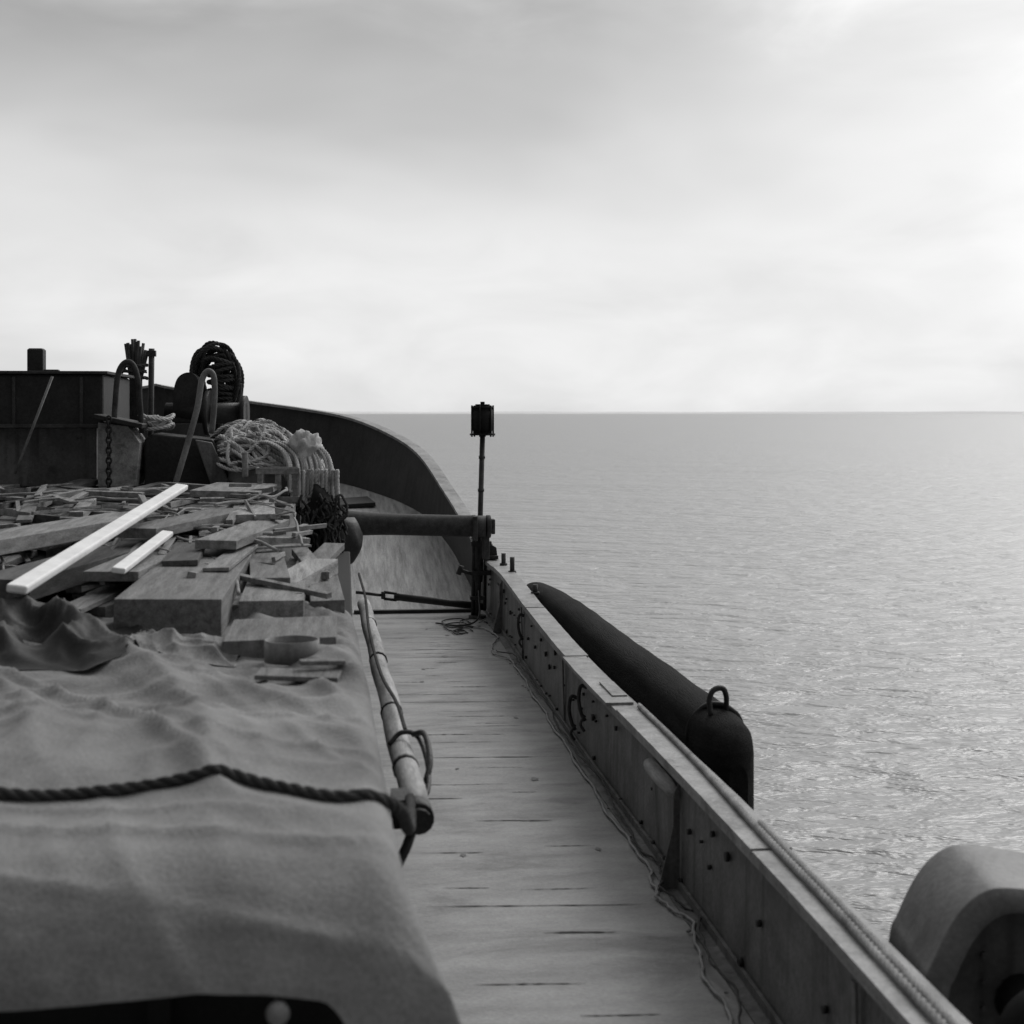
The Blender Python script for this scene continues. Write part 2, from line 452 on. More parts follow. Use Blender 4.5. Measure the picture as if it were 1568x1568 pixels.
# ------------------------------------------------------------------ near fairlead housing outboard
fh = empty('fairlead_housing')
def arch(off, lo):
    base_ = [(-.40, lo), (-.37, -.30), (-.33, -.16), (-.25, .0), (-.16, .09), (-.05, .115), (.2, .08), (.45, .02), (.7, -.1), (.8, -.3), (.82, lo)]
    P = catmull([(a, 0, b) for a, b in base_], 6)
    cx, cz = .2, -.45
    return [(cx + (p.x - cx) * off, cz + (p.z - cz) * off) for p in P]
outer = arch(1.0, -.9); inner = arch(.84, -.9)
O0 = st(2.47, 5.35, .945)
yaw = rad(-8)
ax = Vector((math.cos(yaw), math.sin(yaw), 0)); fw = Vector((-math.sin(yaw), math.cos(yaw), 0)); up = Vector((0, 0, 1))
mb = MB(); rows = []
mid = [((a + c_) / 2, (b + d_) / 2) for (a, b), (c_, d_) in zip(inner, outer)]
for (prof, dd) in ((inner, .14), (inner, .012), (inner, .006), (mid, -.004), (outer, .006), (outer, .02), (outer, .04), (outer, .55)):
    rows.append([O0 + ax * a + up * b + fw * dd for a, b in prof])
mb.grid(rows)
mb.obj('arched_rim', M_house, fh)
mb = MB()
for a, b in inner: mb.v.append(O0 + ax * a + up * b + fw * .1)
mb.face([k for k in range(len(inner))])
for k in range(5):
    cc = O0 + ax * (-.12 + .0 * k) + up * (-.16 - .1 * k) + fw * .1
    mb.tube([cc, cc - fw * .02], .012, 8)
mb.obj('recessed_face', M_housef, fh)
mb = MB()
cen = O0 + ax * .02 + up * (-.33) - fw * .28
ring = [cen + ax * (math.cos(t) * .13) + up * (math.sin(t) * .13) for t in [2 * math.pi * k / 32 for k in range(32)]]
mb.tube(ring, .08, 14, closed=True)
mb.tube([cen + fw * .0, cen + fw * .4], .1, 16)
mb.obj('rubber_roller', M_black, fh)

# ------------------------------------------------------------------ hatch + tarpaulin
ha = empty('cargo_hatch')
mb = MB()
y0 = 4.1; y1 = 14.4
mb.box((-4.2, (y0 + y1) / 2, .73), (8.5, y1 - y0, 1.44))
mb.obj('hatch_coaming', M_black, ha, .01)  # near-black coaming colour stands in for the shade under the tarp hem
mb = MB()
for X in (-.5, -2.0, -3.6): mb.box((X, y0 - .03, .9), (.06, .05, 1.0))
mb.box((-4.2, y0 - .05, 1.0), (8.4, .08, .06))
mb.obj('coaming_stiffeners', M_black, ha)
mb = MB()
rows = []
kc = st(-.165, 3.62, 1.315)
for i in range(9):
    a = math.pi * i / 8
    rows.append([kc + Vector((math.sin(a) * math.cos(b) * .03, math.sin(a) * math.sin(b) * .03, math.cos(a) * .03)) for b in [2 * math.pi * j / 14 for j in range(15)]])
mb.grid(rows); mb.tube([kc, kc + Vector((0, .5, -.06))], .014, 8)
mb.obj('coaming_toggle', M_grey, ha)

EDGE = [(3.0, .25), (3.5, .20), (3.9, .165), (4.5, .145), (6.8, .10), (11.3, 0.0), (14, -.1)]
tp = empty('tarpaulin_cover')
mb = MB(); rows = []
def ridge(n, p): return max(0.0, 1 - abs(n) * 2.4) ** p
def wr(x, d):
    bend = .5 * noise.noise(Vector((x * .5, d * .35, 9)))
    al = x * .50 - d * .86 + bend; ac = x * .86 + d * .50 + bend * .8
    fade = .35 + .65 * smooth01((d - 4.2) / 1.0)
    a = noise.noise(Vector((al * .32, ac * 1.15, 3.1)))
    b = noise.noise(Vector((al * .5, ac * 2.6, 7.7)))
    c_ = noise.noise(Vector((al * .9, ac * 6.0, 1.7)))
    e = noise.noise(Vector((x * 5, d * 7, 4.7)))
    g = noise.noise(Vector((x * .7, d * 2.2, 14.7)))
    h = noise.noise(Vector((x * .45 + 3, d * 4.2 + x * .8, 21.7)))
    return fade * (.080 * ridge(a, 2.4) + .044 * ridge(b, 2.8) + .018 * ridge(c_, 2)) + .004 * e + .03 * g + .022 * ridge(h, 3)
RS = .10
def base_top(x): return 1.6 + .03 * smooth01((-x - .3) / 2.5)
def tarp_z(x, d):
    xe = interp(d, EDGE); z = base_top(x) + wr(x, d)
    if x > xe - RS:
        a = math.asin(min(1, (x - xe + RS) / RS)); ds = RS * (1 - math.cos(a))
        z = base_top(x) + wr(x, d) * (1 - .5 * smooth01(ds / .1)) - ds * .9
    return z
NS, NT = 220, 200
smin = -5.0; DF = 3.98
for it in range(NT + 1):
    tt = it / NT
    row = []
    for js in range(NS + 1):
        s_ = js / NS
        s_ = 1 - (1 - s_) ** 1.5
        x_par = smin + (.50 - smin) * s_
        front_len = .475 + .02 * math.sin(x_par * 5) + .65 * smooth01((x_par + .06) / .35)
        tpos = -front_len + (8.9 - DF + front_len) * tt ** 1.15
        if tpos < 0:
            rF = .36; a = min(-tpos / rF, 1.25)
            d = DF - rF * math.sin(a); drop = rF * (1 - math.cos(a))
            ext = -tpos - rF * a
            if ext > 0: drop += ext; d -= ext * .12
        else: d = DF + tpos; drop = 0
        xe = interp(d, EDGE)
        if x_par > xe - RS:
            dd = x_par - (xe - RS); a = min(dd / RS, math.pi / 2)
            x = xe - RS + RS * math.sin(a); ds = RS * (1 - math.cos(a)); ext = max(0, dd - RS * math.pi / 2)
            ds += ext; x += ext * .10 + .012 * math.sin(d * 6 + 2 * math.sin(d * 2.3)) * ext / .2
        else: x = x_par; ds = 0
        if drop > 0 and ds > 0: x += .42 * min(drop, .4) * min(1, ds / .08)
        k = wr(x_par, d if tpos > 0 else DF + tpos)
        z = base_top(x_par) - drop - ds * .9 + k * (1 if drop < .05 else .6) * (1 - .5 * smooth01(ds / .1))
        if drop > .1: d -= k * .7
        row.append(st(x, d, z))
    rows.append(row)
mb.grid(rows); mb.obj('canvas_sheet', M_tarp, tp)

rp = empty('lashing_rope')
mb = MB()
RP = [(-3.6, 4.45), (-2.6, 4.6), (-1.6, 4.55), (-1.05, 4.5), (-.75, 4.53), (-.45, 4.55), (-.2, 4.5), (-.02, 4.44), (.06, 4.46)]
c2 = catmull([(x, d, 0) for x, d in RP], 10)
pr = []
raw = [tarp_z(p.x, p.y) for p in c2]
for i, p in enumerate(c2):
    zz_ = sum(max(raw[j], raw[i] - .02) for j in range(max(0, i - 3), min(len(raw), i + 4))) / len(range(max(0, i - 3), min(len(raw), i + 4)))
    pr.append(st(p.x, p.y, max(raw[i] + .010, zz_ + .012)))
last = pr[-1]
pr += catmull([last, st(.13, 4.52, 1.60), st(.18, 4.66, 1.53), st(.215, 5.0, 1.38), st(.25, 5.6, 1.24), st(.27, 6.1, 1.2)], 6)[1:]
mb.rope(pr, .021); mb.obj('rope_span', M_ropeD, rp)

# ------------------------------------------------------------------ spar along the hatch side
sp = empty('side_spar')
a = st(.30, 6.0, 1.14); b = st(.17, 13.4, 1.06)
mb = MB(); n = 20
pts = [a.lerp(b, k / n) + Vector((.006 * math.sin(k * 1.1), 0, .006 * math.cos(k * .8))) for k in range(n + 1)]
mb.tube(pts, .058, 14); mb.obj('spar_pole', M_spar, sp)
mb = MB(); dv = (b - a).normalized()
mb.tube([a - dv * .02, a + dv * .12], .064, 14); mb.tube([a - dv * .06, a - dv * .02], .05, 12)
for t in (.12, .3, .55, .8):
    c0 = a.lerp(b, t); mb.tube([c0 - dv * .02, c0 + dv * .02], .064, 12)
c0 = a.lerp(b, .17)
mb.tube(catmull([c0 + Vector((-.06, 0, .03)), c0 + Vector((0, .02, .085)), c0 + Vector((.08, 0, .07)), c0 + Vector((.115, -.25, .0)), c0 + Vector((.10, -.5, -.08)), c0 + Vector((.03, -.55, -.10)), c0 + Vector((.02, -.3, -.07))], 6), .013, 8)
mb.tube(catmull([c0 + Vector((.06, 0, .08)), c0 + Vector((.11, -.1, .1)), c0 + Vector((.125, -.3, .02)), c0 + Vector((.1, -.4, -.06))], 6), .015, 8)
mb.box(a + Vector((-.07, .16, .0)), (.07, .2, .12))
mb.tube(catmull([a + Vector((-.02, .05, -.05)), a + Vector((-.05, -.02, -.11)), a + Vector((-.09, -.02, -.2)), a + Vector((-.1, .05, -.35))], 5), .022, 8)
mb.obj('spar_fittings', M_dark, sp)
mb = MB()
mb.rope(catmull([st(.12, 12.6, 1.42), st(.16, 11.5, 1.35), st(.17, 10.2, 1.28), st(.22, 9, 1.2), st(.28, 8.0, 1.22), st(.3, 7.3, 1.22)], 8), .010)
mb.obj('spar_lashing', M_ropeD, sp)

# ------------------------------------------------------------------ plank pile
pl = empty('plank_pile')
def heap(x, d):
    h = interp(d, [(7, 1.63), (8, 1.66), (9.5, 1.74), (11, 1.84), (12.5, 1.97), (14, 2.06), (16, 2.05)])
    return h - .10 * smooth01((x + .6) / .6)
builders = [MB() for _ in M_wood]
def plank(x0, x1, d, zt, zb, length, yaw=0.0, pitch=0.0, m=None):
    m = random.randrange(4) if m is None else m
    w = x1 - x0; h = zt - zb
    p0 = st((x0 + x1) / 2, d, (zt + zb) / 2)
    R = Euler((pitch, 0, yaw)).to_matrix()
    cc = p0 + R @ Vector((0, length / 2, 0))
    builders[m].box(cc, (w, length, h), (pitch, random.uniform(-.03, .03), yaw))
plank(-.58, -.04, 7.0, 1.72, 1.60, .75, m=0)
plank(-1.19, -.64, 7.6, 1.835, 1.64, 3.6, m=0)
plank(-1.14, -.92, 9.2, 1.875, 1.838, 2.4, rad(3), m=2)
plank(-.86, -.70, 8.9, 1.862, 1.838, 1.7, rad(-3), m=1)
plank(-.59, -.23, 8.2, 1.75, 1.63, 1.4, rad(1), m=1)
plank(-.57, -.33, 8.9, 1.80, 1.752, 1.9, rad(4), m=0)
plank(-.20, .0, 8.6, 1.70, 1.62, 2.2, rad(2), m=0)
plank(-.23, -.10, 9.6, 1.76, 1.71, 1.7, rad(6), m=1)
plank(-1.55, -1.22, 8.7, 1.86, 1.80, 2.4, rad(-5), m=1)
plank(-2.1, -1.75, 8.2, 1.87, 1.75, 3.0, rad(-10), m=2)
plank(-1.0, -.72, 9.8, 1.95, 1.89, 2.0, rad(-8), m=1)
plank(-1.6, -1.3, 10.2, 2.00, 1.93, 2.2, rad(-14), m=0)
plank(-.9, -.55, 11.6, 2.0, 1.93, 1.9, rad(3), m=3)
plank(-1.35, -.75, 12.8, 2.12, 2.06, 1.5, rad(-4), m=1)
plank(-2.6, -2.2, 9.2, 2.0, 1.9, 3.4, rad(-16), m=1)
for i in range(210):
    d = random.uniform(8.0, 13.6); ln = random.uniform(.5, 2.2)
    xm = -.14 - .09 * max(0, d - 10.2)
    x = xm - random.random() ** .85 * 4.3
    w = random.choice((.05, .08, .1, .12, .16, .22)); h = random.choice((.025, .03, .05, .08, .1))
    zt = heap(x, d) + random.uniform(-.12, .07)
    if x > -1.3 and d < 9.6: zt = min(zt, 1.70)
    big = random.random() < .3
    plank(x - w, x, d, zt, zt - h, ln, rad(random.gauss(-5, 8)) if not big else rad(random.uniform(-10, 65)), rad(random.uniform(-1, 4.0)), None)
for bi, B_ in enumerate(builders): B_.obj('planks_%d' % bi, M_wood[bi], pl, .004)
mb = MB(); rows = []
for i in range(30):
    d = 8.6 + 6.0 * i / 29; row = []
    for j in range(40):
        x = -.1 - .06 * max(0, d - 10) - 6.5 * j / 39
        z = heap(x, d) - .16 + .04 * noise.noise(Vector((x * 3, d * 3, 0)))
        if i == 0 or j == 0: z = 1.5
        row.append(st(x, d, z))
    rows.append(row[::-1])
mb.grid(rows); mb.obj('dark_gap_filler', M_dark, pl)  # filler under the planks; shade of the gaps is put into its colour

wp = empty('white_batten')
def batten(mb, p0, p1, w, h):
    dv = (p1 - p0); l = dv.length
    mb.box((p0 + p1) / 2, (w, l, h), (math.asin(dv.z / l), rad(8), -math.atan2(dv.x, dv.y)))
mb = MB(); batten(mb, st(-1.61, 7.3, 1.92), st(-1.37, 12.2, 2.19), .105, .045); mb.obj('batten_long', M_white, wp, .012)
wp = empty('white_batten')
mb = MB(); batten(mb, st(-1.31, 8.55, 1.88), st(-1.235, 10.2, 1.965), .08, .035); mb.obj('batten_short', M_white, wp, .008)

sc = empty('timber_offcuts')
mb = MB()
for i in range(120):
    d = random.uniform(8.8, 13.8); x = -.25 - .08 * max(0, d - 10.5) - random.random() * 3.2
    mb.box(st(x, d, heap(x, d) + random.uniform(.02, .10)), (random.uniform(.015, .06), random.uniform(.2, 1.1), random.uniform(.012, .05)),
           (rad(random.uniform(-6, 8)), rad(random.uniform(-12, 12)), rad(random.choice((random.uniform(-85, 85), random.gauss(0, 12))))))
mb.obj('offcut_slats', M_wood[1], sc, .002)
tw = empty('loose_twine')
mb = MB()
for i in range(18):
    d = random.uniform(9.6, 13.8); x = -.5 - random.random() * 2.6; pts = []
    ang = random.uniform(-.9, .6)
    for k in range(8):
        pts.append(st(x, d, heap(x, d) + .07 + .04 * random.random()))
        x += .16 * math.cos(ang); d -= .3 * math.sin(ang) + .05; ang += random.uniform(-.5, .5)
        x = min(x, -.3 - .08 * max(0, d - 10.5))
    mb.tube(catmull(pts, 6), random.choice((.006, .009, .012)), 6)
mb.obj('twine_strands', M_rope, tw)

dr = empty('metal_hoop')
mb = MB(); c0 = st(-.245, 6.80, 1.70); rows = []
for (rr, zz) in ((.120, -.05), (.127, -.05), (.127, .05), (.120, .05), (.120, -.05)):
    rows.append([c0 + Vector((math.cos(t) * rr, math.sin(t) * rr, zz)) for t in [2 * math.pi * k / 36 for k in range(37)]])
mb.grid(rows); mb.obj('hoop_ring', M_grey, dr)

def cloth(name, x0, x1, d0, d1, zf, amp, mt, seed, parent):
    mb = MB(); rows = []; n = 80
    for i in range(n + 1):
        row = []
        for j in range(n + 1):
            u_, v_ = i / n, j / n
            x = x0 + (x1 - x0) * v_; d = d0 + (d1 - d0) * u_
            e = min(1, 5 * min(u_, 1 - u_, v_, 1 - v_))
            nn = 1 - abs(noise.noise(Vector((x * 3.1 + seed, d * 2.6, seed)))) * 2
            n2 = 1 - 2 * abs(noise.noise(Vector((x * 7, d * 6 + seed, 2))))
            z = max(zf, tarp_z(min(x, .0), min(d, 8.8)) + .004) + amp * (nn * .7 + .3 * n2) * e ** .6 * e
            x += .08 * noise.noise(Vector((d * 4, seed, v_ * 3))); d += .12 * noise.noise(Vector((x * 4, seed + 4, u_)))
            row.append(st(x, d, z))
        rows.append(row)
    mb.grid(rows); return mb.obj(name, mt, parent)
bt = empty('crumpled_tarpaulin')
cloth('dark_folds', -2.9, -.95, 6.55, 7.75, 1.62, .19, M_hull, 3.0, bt)
cl = empty('canvas_rag')
cloth('rag_folds', -1.15, -.50, 6.75, 7.4, 1.60, .09, M_wood[0], 9.0, cl)
bb = empty('loose_board')
mb = MB()
mb.box(st(-.20, 6.38, tarp_z(-.2, 6.4) + .03), (.36, .17, .022), (rad(2), rad(2), rad(-6)))
mb.box(st(-.10, 6.46, tarp_z(-.1, 6.46) + .055), (.2, .05, .02), (rad(2), rad(3), rad(14)))
mb.obj('board_piece', M_wood[0], bb, .004)

# ------------------------------------------------------------------ winch deckhouse forward of the hatch
dh = empty('forward_deckhouse')
mb = MB(); mb.box((-4.8, 16.4, 1.0), (8.7, 3.6, 2.02)); mb.obj('house_block', M_dark, dh, .03)
mb = MB()
p = st(-4.9, 15.9, 0)
mb.box((-4.9, p.y, 2.93), (4.8, 1.9, .56)); mb.obj('upper_casing', M_dark, dh, .03)
mb = MB()
mb.box((-4.9, p.y, 3.225), (4.9, 1.98, .03)); mb.box((-2.72, p.y - .96, 2.93), (.03, .03, .5)); mb.box((-3.4, p.y - .96, 2.93), (.03, .03, .5)); mb.box((-4.9, p.y - .965, 2.67), (4.8, .04, .04))
mb.obj('casing_trim', M_iron, dh, .004)
mb = MB(); mb.box((-4.95, p.y + .1, 2.34), (4.7, 1.7, .62)); mb.obj('lower_casing', M_bul, dh, .01)
mb = MB()
p = st(-3.35, 16, 3.35); mb.box(p, (.17, .17, .3)); mb.box(p + Vector((0, 0, .15)), (.15, .15, .02)); mb.box(p + Vector((.14, 0, -.1)), (.2, .1, .06))
mb.obj('vent_post', M_dark, dh, .01)
mb = MB()
mb.prism([(0, 0), (.38, 0), (.42, .45), (.30, .62), (0, .66)], (1, 0, 0), (0, 0, 1), st(-2.50, 14.9, 2.05), (0, .6, 0))
mb.obj('side_panel', M_spar, dh, .01)
mb = MB()
mb.box(st(-2.28, 15.1, 2.72), (.5, .7, .05), (0, rad(12), 0))
mb.obj('panel_lid', M_dark, dh, .01)
mb = MB(); mb.tube([st(-2.9, 14.6, 3.17), st(-3.25, 14.5, 2.2)], .014, 6); mb.obj('stay_rod', M_grey, dh)

wi = empty('anchor_winch')
mb = MB()
mb.prism([(0, 0), (.92, 0), (.70, .50), (.08, .56), (0, .5)], (1, 0, 0), (0, 0, 1), st(-2.06, 15.1, 2.03), (0, .9, 0))
mb.obj('winch_bed', M_dark, wi, .02)
mb = MB()
mb.prism([(0, 0), (.2, 0), (.0, .47), (-.17, .5)], (1, 0, 0), (0, 0, 1), st(-1.36, 15.05, 2.03), (0, .05, 0))
mb.obj('winch_cheek', M_bul, wi, .01)
mb = MB()
mb.prism([(x.x, x.z) for x in catmull([(-.14, 0, 0), (-.14, 0, .32), (-.09, 0, .5), (.03, 0, .56), (.13, 0, .48), (.15, 0, .2), (.14, 0, 0)], 5)], (1, 0, 0), (0, 0, 1), st(-1.77, 16.4, 2.7), (0, .35, 0), smooth=True)
mb.tube([st(-2.0, 16.5, 2.8), st(-1.1, 16.5, 2.8)], .12, 16)
mb.tube([st(-1.55, 16.5, 2.8), st(-1.5, 16.5, 2.8)], .26, 20)
mb.tube([st(-1.15, 16.5, 2.8), st(-1.1, 16.5, 2.8)], .2, 20)
mb.obj('winch_drum', M_dark, wi)

ho = empty('pipe_hoop')
mb = MB()
mb.tube(catmull([st(-2.36, 15.0, 2.55), st(-2.34, 15.0, 2.9), st(-2.31, 15.0, 3.2), st(-2.24, 15.0, 3.32), st(-2.16, 15.0, 3.3), st(-2.11, 15.0, 3.15), st(-2.1, 15.05, 2.95), st(-2.08, 15.1, 2.6)], 6), .03, 10)
mb.obj('bent_pipe', M_iron, ho)
ho = empty('pipe_hoop')
mb = MB()
mb.tube(catmull([st(-1.67, 14.45, 2.08), st(-1.55, 14.5, 2.5), st(-1.46, 14.55, 2.85), st(-1.42, 14.6, 3.12), st(-1.36, 14.6, 3.22), st(-1.3, 14.6, 3.16), st(-1.3, 14.65, 2.9), st(-1.33, 14.7, 2.6)], 6), .03, 10)
mb.obj('bent_pipe', M_grey, ho)

ch = empty('hanging_chain')
mb = MB()
for i in range(14):
    c0 = st(-2.36, 14.72, 2.74 - i * .052)
    fl = i % 2
    ring = []
    for k in range(14):
        t = 2 * math.pi * k / 14; a_ = math.cos(t) * .024; z_ = math.sin(t) * .036
        ring.append(c0 + Vector((a_ if fl == 0 else a_ * .25, a_ * .9 if fl else 0, z_)))
    mb.tube(ring, .010, 6, closed=True)
mb.obj('chain_links', M_dark, ch)

bh = empty('boathook_bundle')
mb = MB()
for i in range(11):
    x = -2.62 + i * .026
    tp_ = 3.62 + random.random() * .08 - .02 * max(0, i - 6)
    mb.tube([st(-2.5 + (i - 5) * .012, 17.6, 2.1), st(-2.5 + (i - 5) * .012, 17.6, 3.2), st(x, 17.6 + random.uniform(-.08, .08), tp_)], .019, 6)
mb.tube([st(-2.33, 17.6, 2.1), st(-2.31, 17.6, 3.58)], .035, 8); mb.box(st(-2.31, 17.6, 3.52), (.1, .1, .07))
for kk in range(3):
    mb.rope(catmull([st(-2.64, 17.5, 3.38 - .07 * kk), st(-2.5, 17.42, 3.36 - .06 * kk), st(-2.34, 17.5, 3.38 - .08 * kk)], 5), .022)
mb.tube(catmull([st(-2.78, 17.5, 2.95), st(-2.70, 17.5, 3.2), st(-2.58, 17.5, 3.42)], 5), .022, 6)
mb.obj('hook_staves', M_iron, bh)

rc = empty('rope_coil')
mb = MB()
for i in range(14):
    ww = .13 + .013 * i + random.uniform(-.02, .02); hh = .28 + .010 * i + random.uniform(-.03, .03); cx = -1.48 + random.uniform(-.03, .03); dd = 16.9 + random.uniform(-.1, .1)
    cz = 3.19 + random.uniform(-.03, .03); ph = random.random() * 6
    pts = []
    for k in range(36):
        t = 2 * math.pi * k / 36
        sx = math.cos(t); sz = math.sin(t)
        pts.append(st(cx + ww * (abs(sx) ** .8) * (1 if sx > 0 else -1) + .02 * math.sin(2 * t + ph), dd + .06 * math.sin(t * 2 + i), cz + hh * sz * (1.1 if sz < 0 else 1) + .02 * math.sin(3 * t + ph)))
    pts.append(pts[0])
    mb.rope(pts, .021)
for i in range(11):
    z = 2.85 + i * .055; pts = []
    tl = random.uniform(-.05, .05)
    for k in range(25):
        t = 2 * math.pi * k / 24
        pts.append(st(-1.42 + (.14 + random.uniform(-.004, .004)) * math.cos(t), 16.85 + .14 * math.sin(t), z + tl * math.cos(t) + .015 * math.sin(t + i)))
    mb.rope(pts, .023)
mb.obj('coil_turns', M_ropeD, rc)
mb = MB(); mb.tube([st(-1.45, 16.9, 2.0), st(-1.45, 16.9, 3.46)], .05, 10); mb.tube([st(-1.62, 16.9, 3.42), st(-1.28, 16.9, 3.42)], .03, 8)
mb.tube([st(-1.3, 17.4, 2.0), st(-1.22, 17.4, 3.2)], .03, 8)
mb.obj('coil_post', M_iron, rc)

# rope heap
rh = empty('rope_heap')
def dome(x, d):
    q = ((x + .85) / .78) ** 2 + ((d - 15.7) / .85) ** 2
    return 2.04 + .56 * math.sqrt(max(0, 1 - q)) * (1 - .30 * (x + .85)) + .08 * noise.noise(Vector((x * 3, d * 2, 5)))
mbs = [MB(), MB(), MB()]
def pick():
    r_ = random.random(); return mbs[0 if r_ < .68 else (1 if r_ < .93 else 2)]
for h_ in range(12):
    x0_ = random.uniform(-1.5, -.95); d0_ = random.uniform(15.0, 16.1); dirx = random.uniform(.11, .17); dird = random.uniform(-.10, .08); ph = random.random() * 6
    for s_ in range(6):
        pts = []
        for k in range(9):
            x = min(-.14 - .01 * s_, x0_ + dirx * k + .02 * math.sin(k + ph)); dd = max(14.92, min(16.5, d0_ + dird * k + .045 * s_ + .06 * math.sin(k * .9 + ph)))
            pts.append(st(x, dd, max(2.06, dome(x, dd) + .02 * math.sin(k * 1.3 + s_ + ph) + .012 * (h_ % 4))))
        pts.append(pts[-1] + Vector((.04, -.05, -random.uniform(.08, .3))))
        pick().rope(catmull(pts, 4), random.choice((.018, .02, .022)), sides=5)
for i in range(22):
    cx = random.uniform(-1.25, -.45); cd = random.uniform(15.1, 15.8); ra = random.uniform(.1, .30); rb = random.uniform(.1, .3)
    ph = random.random() * 6.28; pts = []; turns = random.uniform(.5, 1.1)
    for k in range(18):
        t = ph + turns * 2 * math.pi * k / 17
        x = max(-1.5, min(-.16, cx + ra * math.cos(t) + .05 * math.sin(2.3 * t + i))); d = max(14.95, cd + rb * math.sin(t))
        pts.append(st(x, d, max(2.04, dome(x, d) + .05 + .04 * math.sin(3 * t + i * 2))))
    pick().rope(catmull(pts, 4), random.choice((.016, .02, .022)), sides=5)
for i in range(16):
    x0 = -.62 + .03 * i + random.uniform(-.03, .03); dr_ = random.uniform(.1, .6)
    mbs[i % 2].rope(catmull([st(x0 - .5, 15.5, 2.45), st(x0 - .2, 15.0, 2.5), st(min(-.15, x0), 14.75, 2.38), st(min(-.12, x0 + .06), 14.5, 2.22 - dr_ * .2), st(min(-.1, x0 + .06), 14.42, 2.18 - dr_), st(min(-.06, x0 + .1), 14.42, 2.2 - dr_), st(min(-.06, x0 + .1), 14.5, 2.25)], 6), .018, sides=5)
mbs[0].obj('pale_bights', M_ropeL, rh); mbs[1].obj('grey_bights', M_rope, rh); mbs[2].obj('dark_bights', M_ropeD, rh)
mb = MB(); rows = []
for i in range(16):
    a_ = math.pi / 2 * i / 15
    rows.append([st(-.85 + .66 * math.cos(a_) * math.cos(b_), 15.75 + .7 * math.cos(a_) * math.sin(b_), 2.02 + .44 * math.sin(a_)) for b_ in [2 * math.pi * j / 24 for j in range(25)]])
mb.grid(rows); mb.obj('heap_core', M_rope, rh)
sk = empty('canvas_bag')
mb = MB(); rows = []
for i in range(31):
    a_ = math.pi * i / 30; row = []
    for j in range(41):
        b_ = 2 * math.pi * j / 40
        v = Vector((math.sin(a_) * math.cos(b_), math.sin(a_) * math.sin(b_), math.cos(a_)))
        k = 1 + .35 * noise.noise(v * 2.4 + Vector((3, 1, 0))) - .25 * abs(noise.noise(v * 5)) + .08 * noise.noise(v * 12)
        row.append(st(-.40, 14.9, 2.38) + Vector((v.x * .19, v.y * .2, v.z * .23)) * k)
    rows.append(row)
mb.grid(rows); mb.obj('bag_body', M_ropeL, sk)
rs = empty('small_rope_bundle')
mb = MB()
for i in range(9):
    ph = random.random() * 6; rr_ = random.uniform(.08, .19)
    mb.rope(catmull([st(-1.98 + rr_ * math.cos(ph + t * .9), 15.4 + rr_ * math.sin(ph + t * .9), 2.66 + .012 * i + .03 * math.sin(t * 2 + i)) for t in range(7)], 5), .02, sides=5)
mb.obj('bundle_turns', M_ropeL, rs)

nt_ = empty('fender_net')
mb = MB()
for i in range(44):
    x = random.uniform(-.42, -.03); z0 = random.uniform(1.7, 2.02); pts = []
    dd = 14.2 + random.uniform(-.15, .15)
    for k in range(7):
        pts.append(st(x, dd, z0)); x = min(.02, x + random.uniform(-.06, .07)); z0 -= random.uniform(.02, .12); dd += random.uniform(-.06, .06)
    mb.rope(catmull(pts, 5), .013, sides=5)
mb.obj('net_strands', M_ropeD, nt_)
mb = MB(); rows = []
for i in range(17):
    a_ = math.pi * i / 16
    row = []
    for j in range(25):
        b_ = 2 * math.pi * j / 24
        v = Vector((math.sin(a_) * math.cos(b_), math.sin(a_) * math.sin(b_), math.cos(a_)))
        k = 1 + .35 * noise.noise(v * 2.6)
        row.append(st(-.22, 14.5, 1.68) + Vector((v.x * .20, v.y * .3, v.z * .38)) * k)
    rows.append(row)
mb.grid(rows); mb.obj('net_core', M_black, nt_)

cr = empty('wooden_crate')
mb = MB(); c0 = st(-.65, 14.35, 2.08)
for dx in (-.17, .0, .17):
    for dy in (-.12, .12): mb.box(c0 + Vector((dx, dy, 0)), (.05, .03, .36))
for dz in (-.12, .16):
    for dy in (-.14, .14): mb.box(c0 + Vector((0, dy, dz)), (.42, .02, .06))
    for dx in (-.2, .2): mb.box(c0 + Vector((dx, 0, dz)), (.02, .28, .06))
mb.tube([c0 + Vector((-.32, 0, .1)), c0 + Vector((-.32, 0, .34))], .03, 8)
mb.obj('crate_slats', M_wood[1], cr, .003)

# ------------------------------------------------------------------ boom across
bo = empty('deck_boom')
mb = MB()
pa = st(-.35, 19.8, 1.32); pb = st(1.90, 19.8, 1.27)
n = 16
mb.tube([pa.lerp(pb, k / n) for k in range(n + 1)], .15, 20, radii=[.19 - .045 * smooth01(k / 7) for k in range(n + 1)])
mb.obj('boom_tube', M_iron, bo)
mb = MB()
mb.tube([pb, pb + Vector((.06, 0, 0))], .155, 20); mb.box(pb + Vector((-.16, 0, -.02)), (.06, .33, .33)); mb.box(pb + Vector((.09, 0, 0)), (.05, .18, .2))
mb.box(pb + Vector((.0, .05, -.28)), (.09, .12, .34))
mb.obj('boom_end_cap', M_iron, bo, .01)
mb = MB(); rows = []
for i in range(13):
    a_ = math.pi * i / 12
    row = []
    for b_ in [2 * math.pi * j / 20 for j in range(21)]:
        v = Vector((math.sin(a_) * math.cos(b_), math.sin(a_) * math.sin(b_), math.cos(a_))); k = 1 + .18 * noise.noise(v * 1.8)
        row.append(st(-.02, 19.3, 1.12) + Vector((v.x * .27, v.y * .3, v.z * .32)) * k)
    rows.append(row)
mb.grid(rows); mb.tube([st(-.15, 19.4, 0.0), st(-.15, 19.4, 1.2)], .16, 14)
mb.obj('boom_pivot', M_dark, bo)

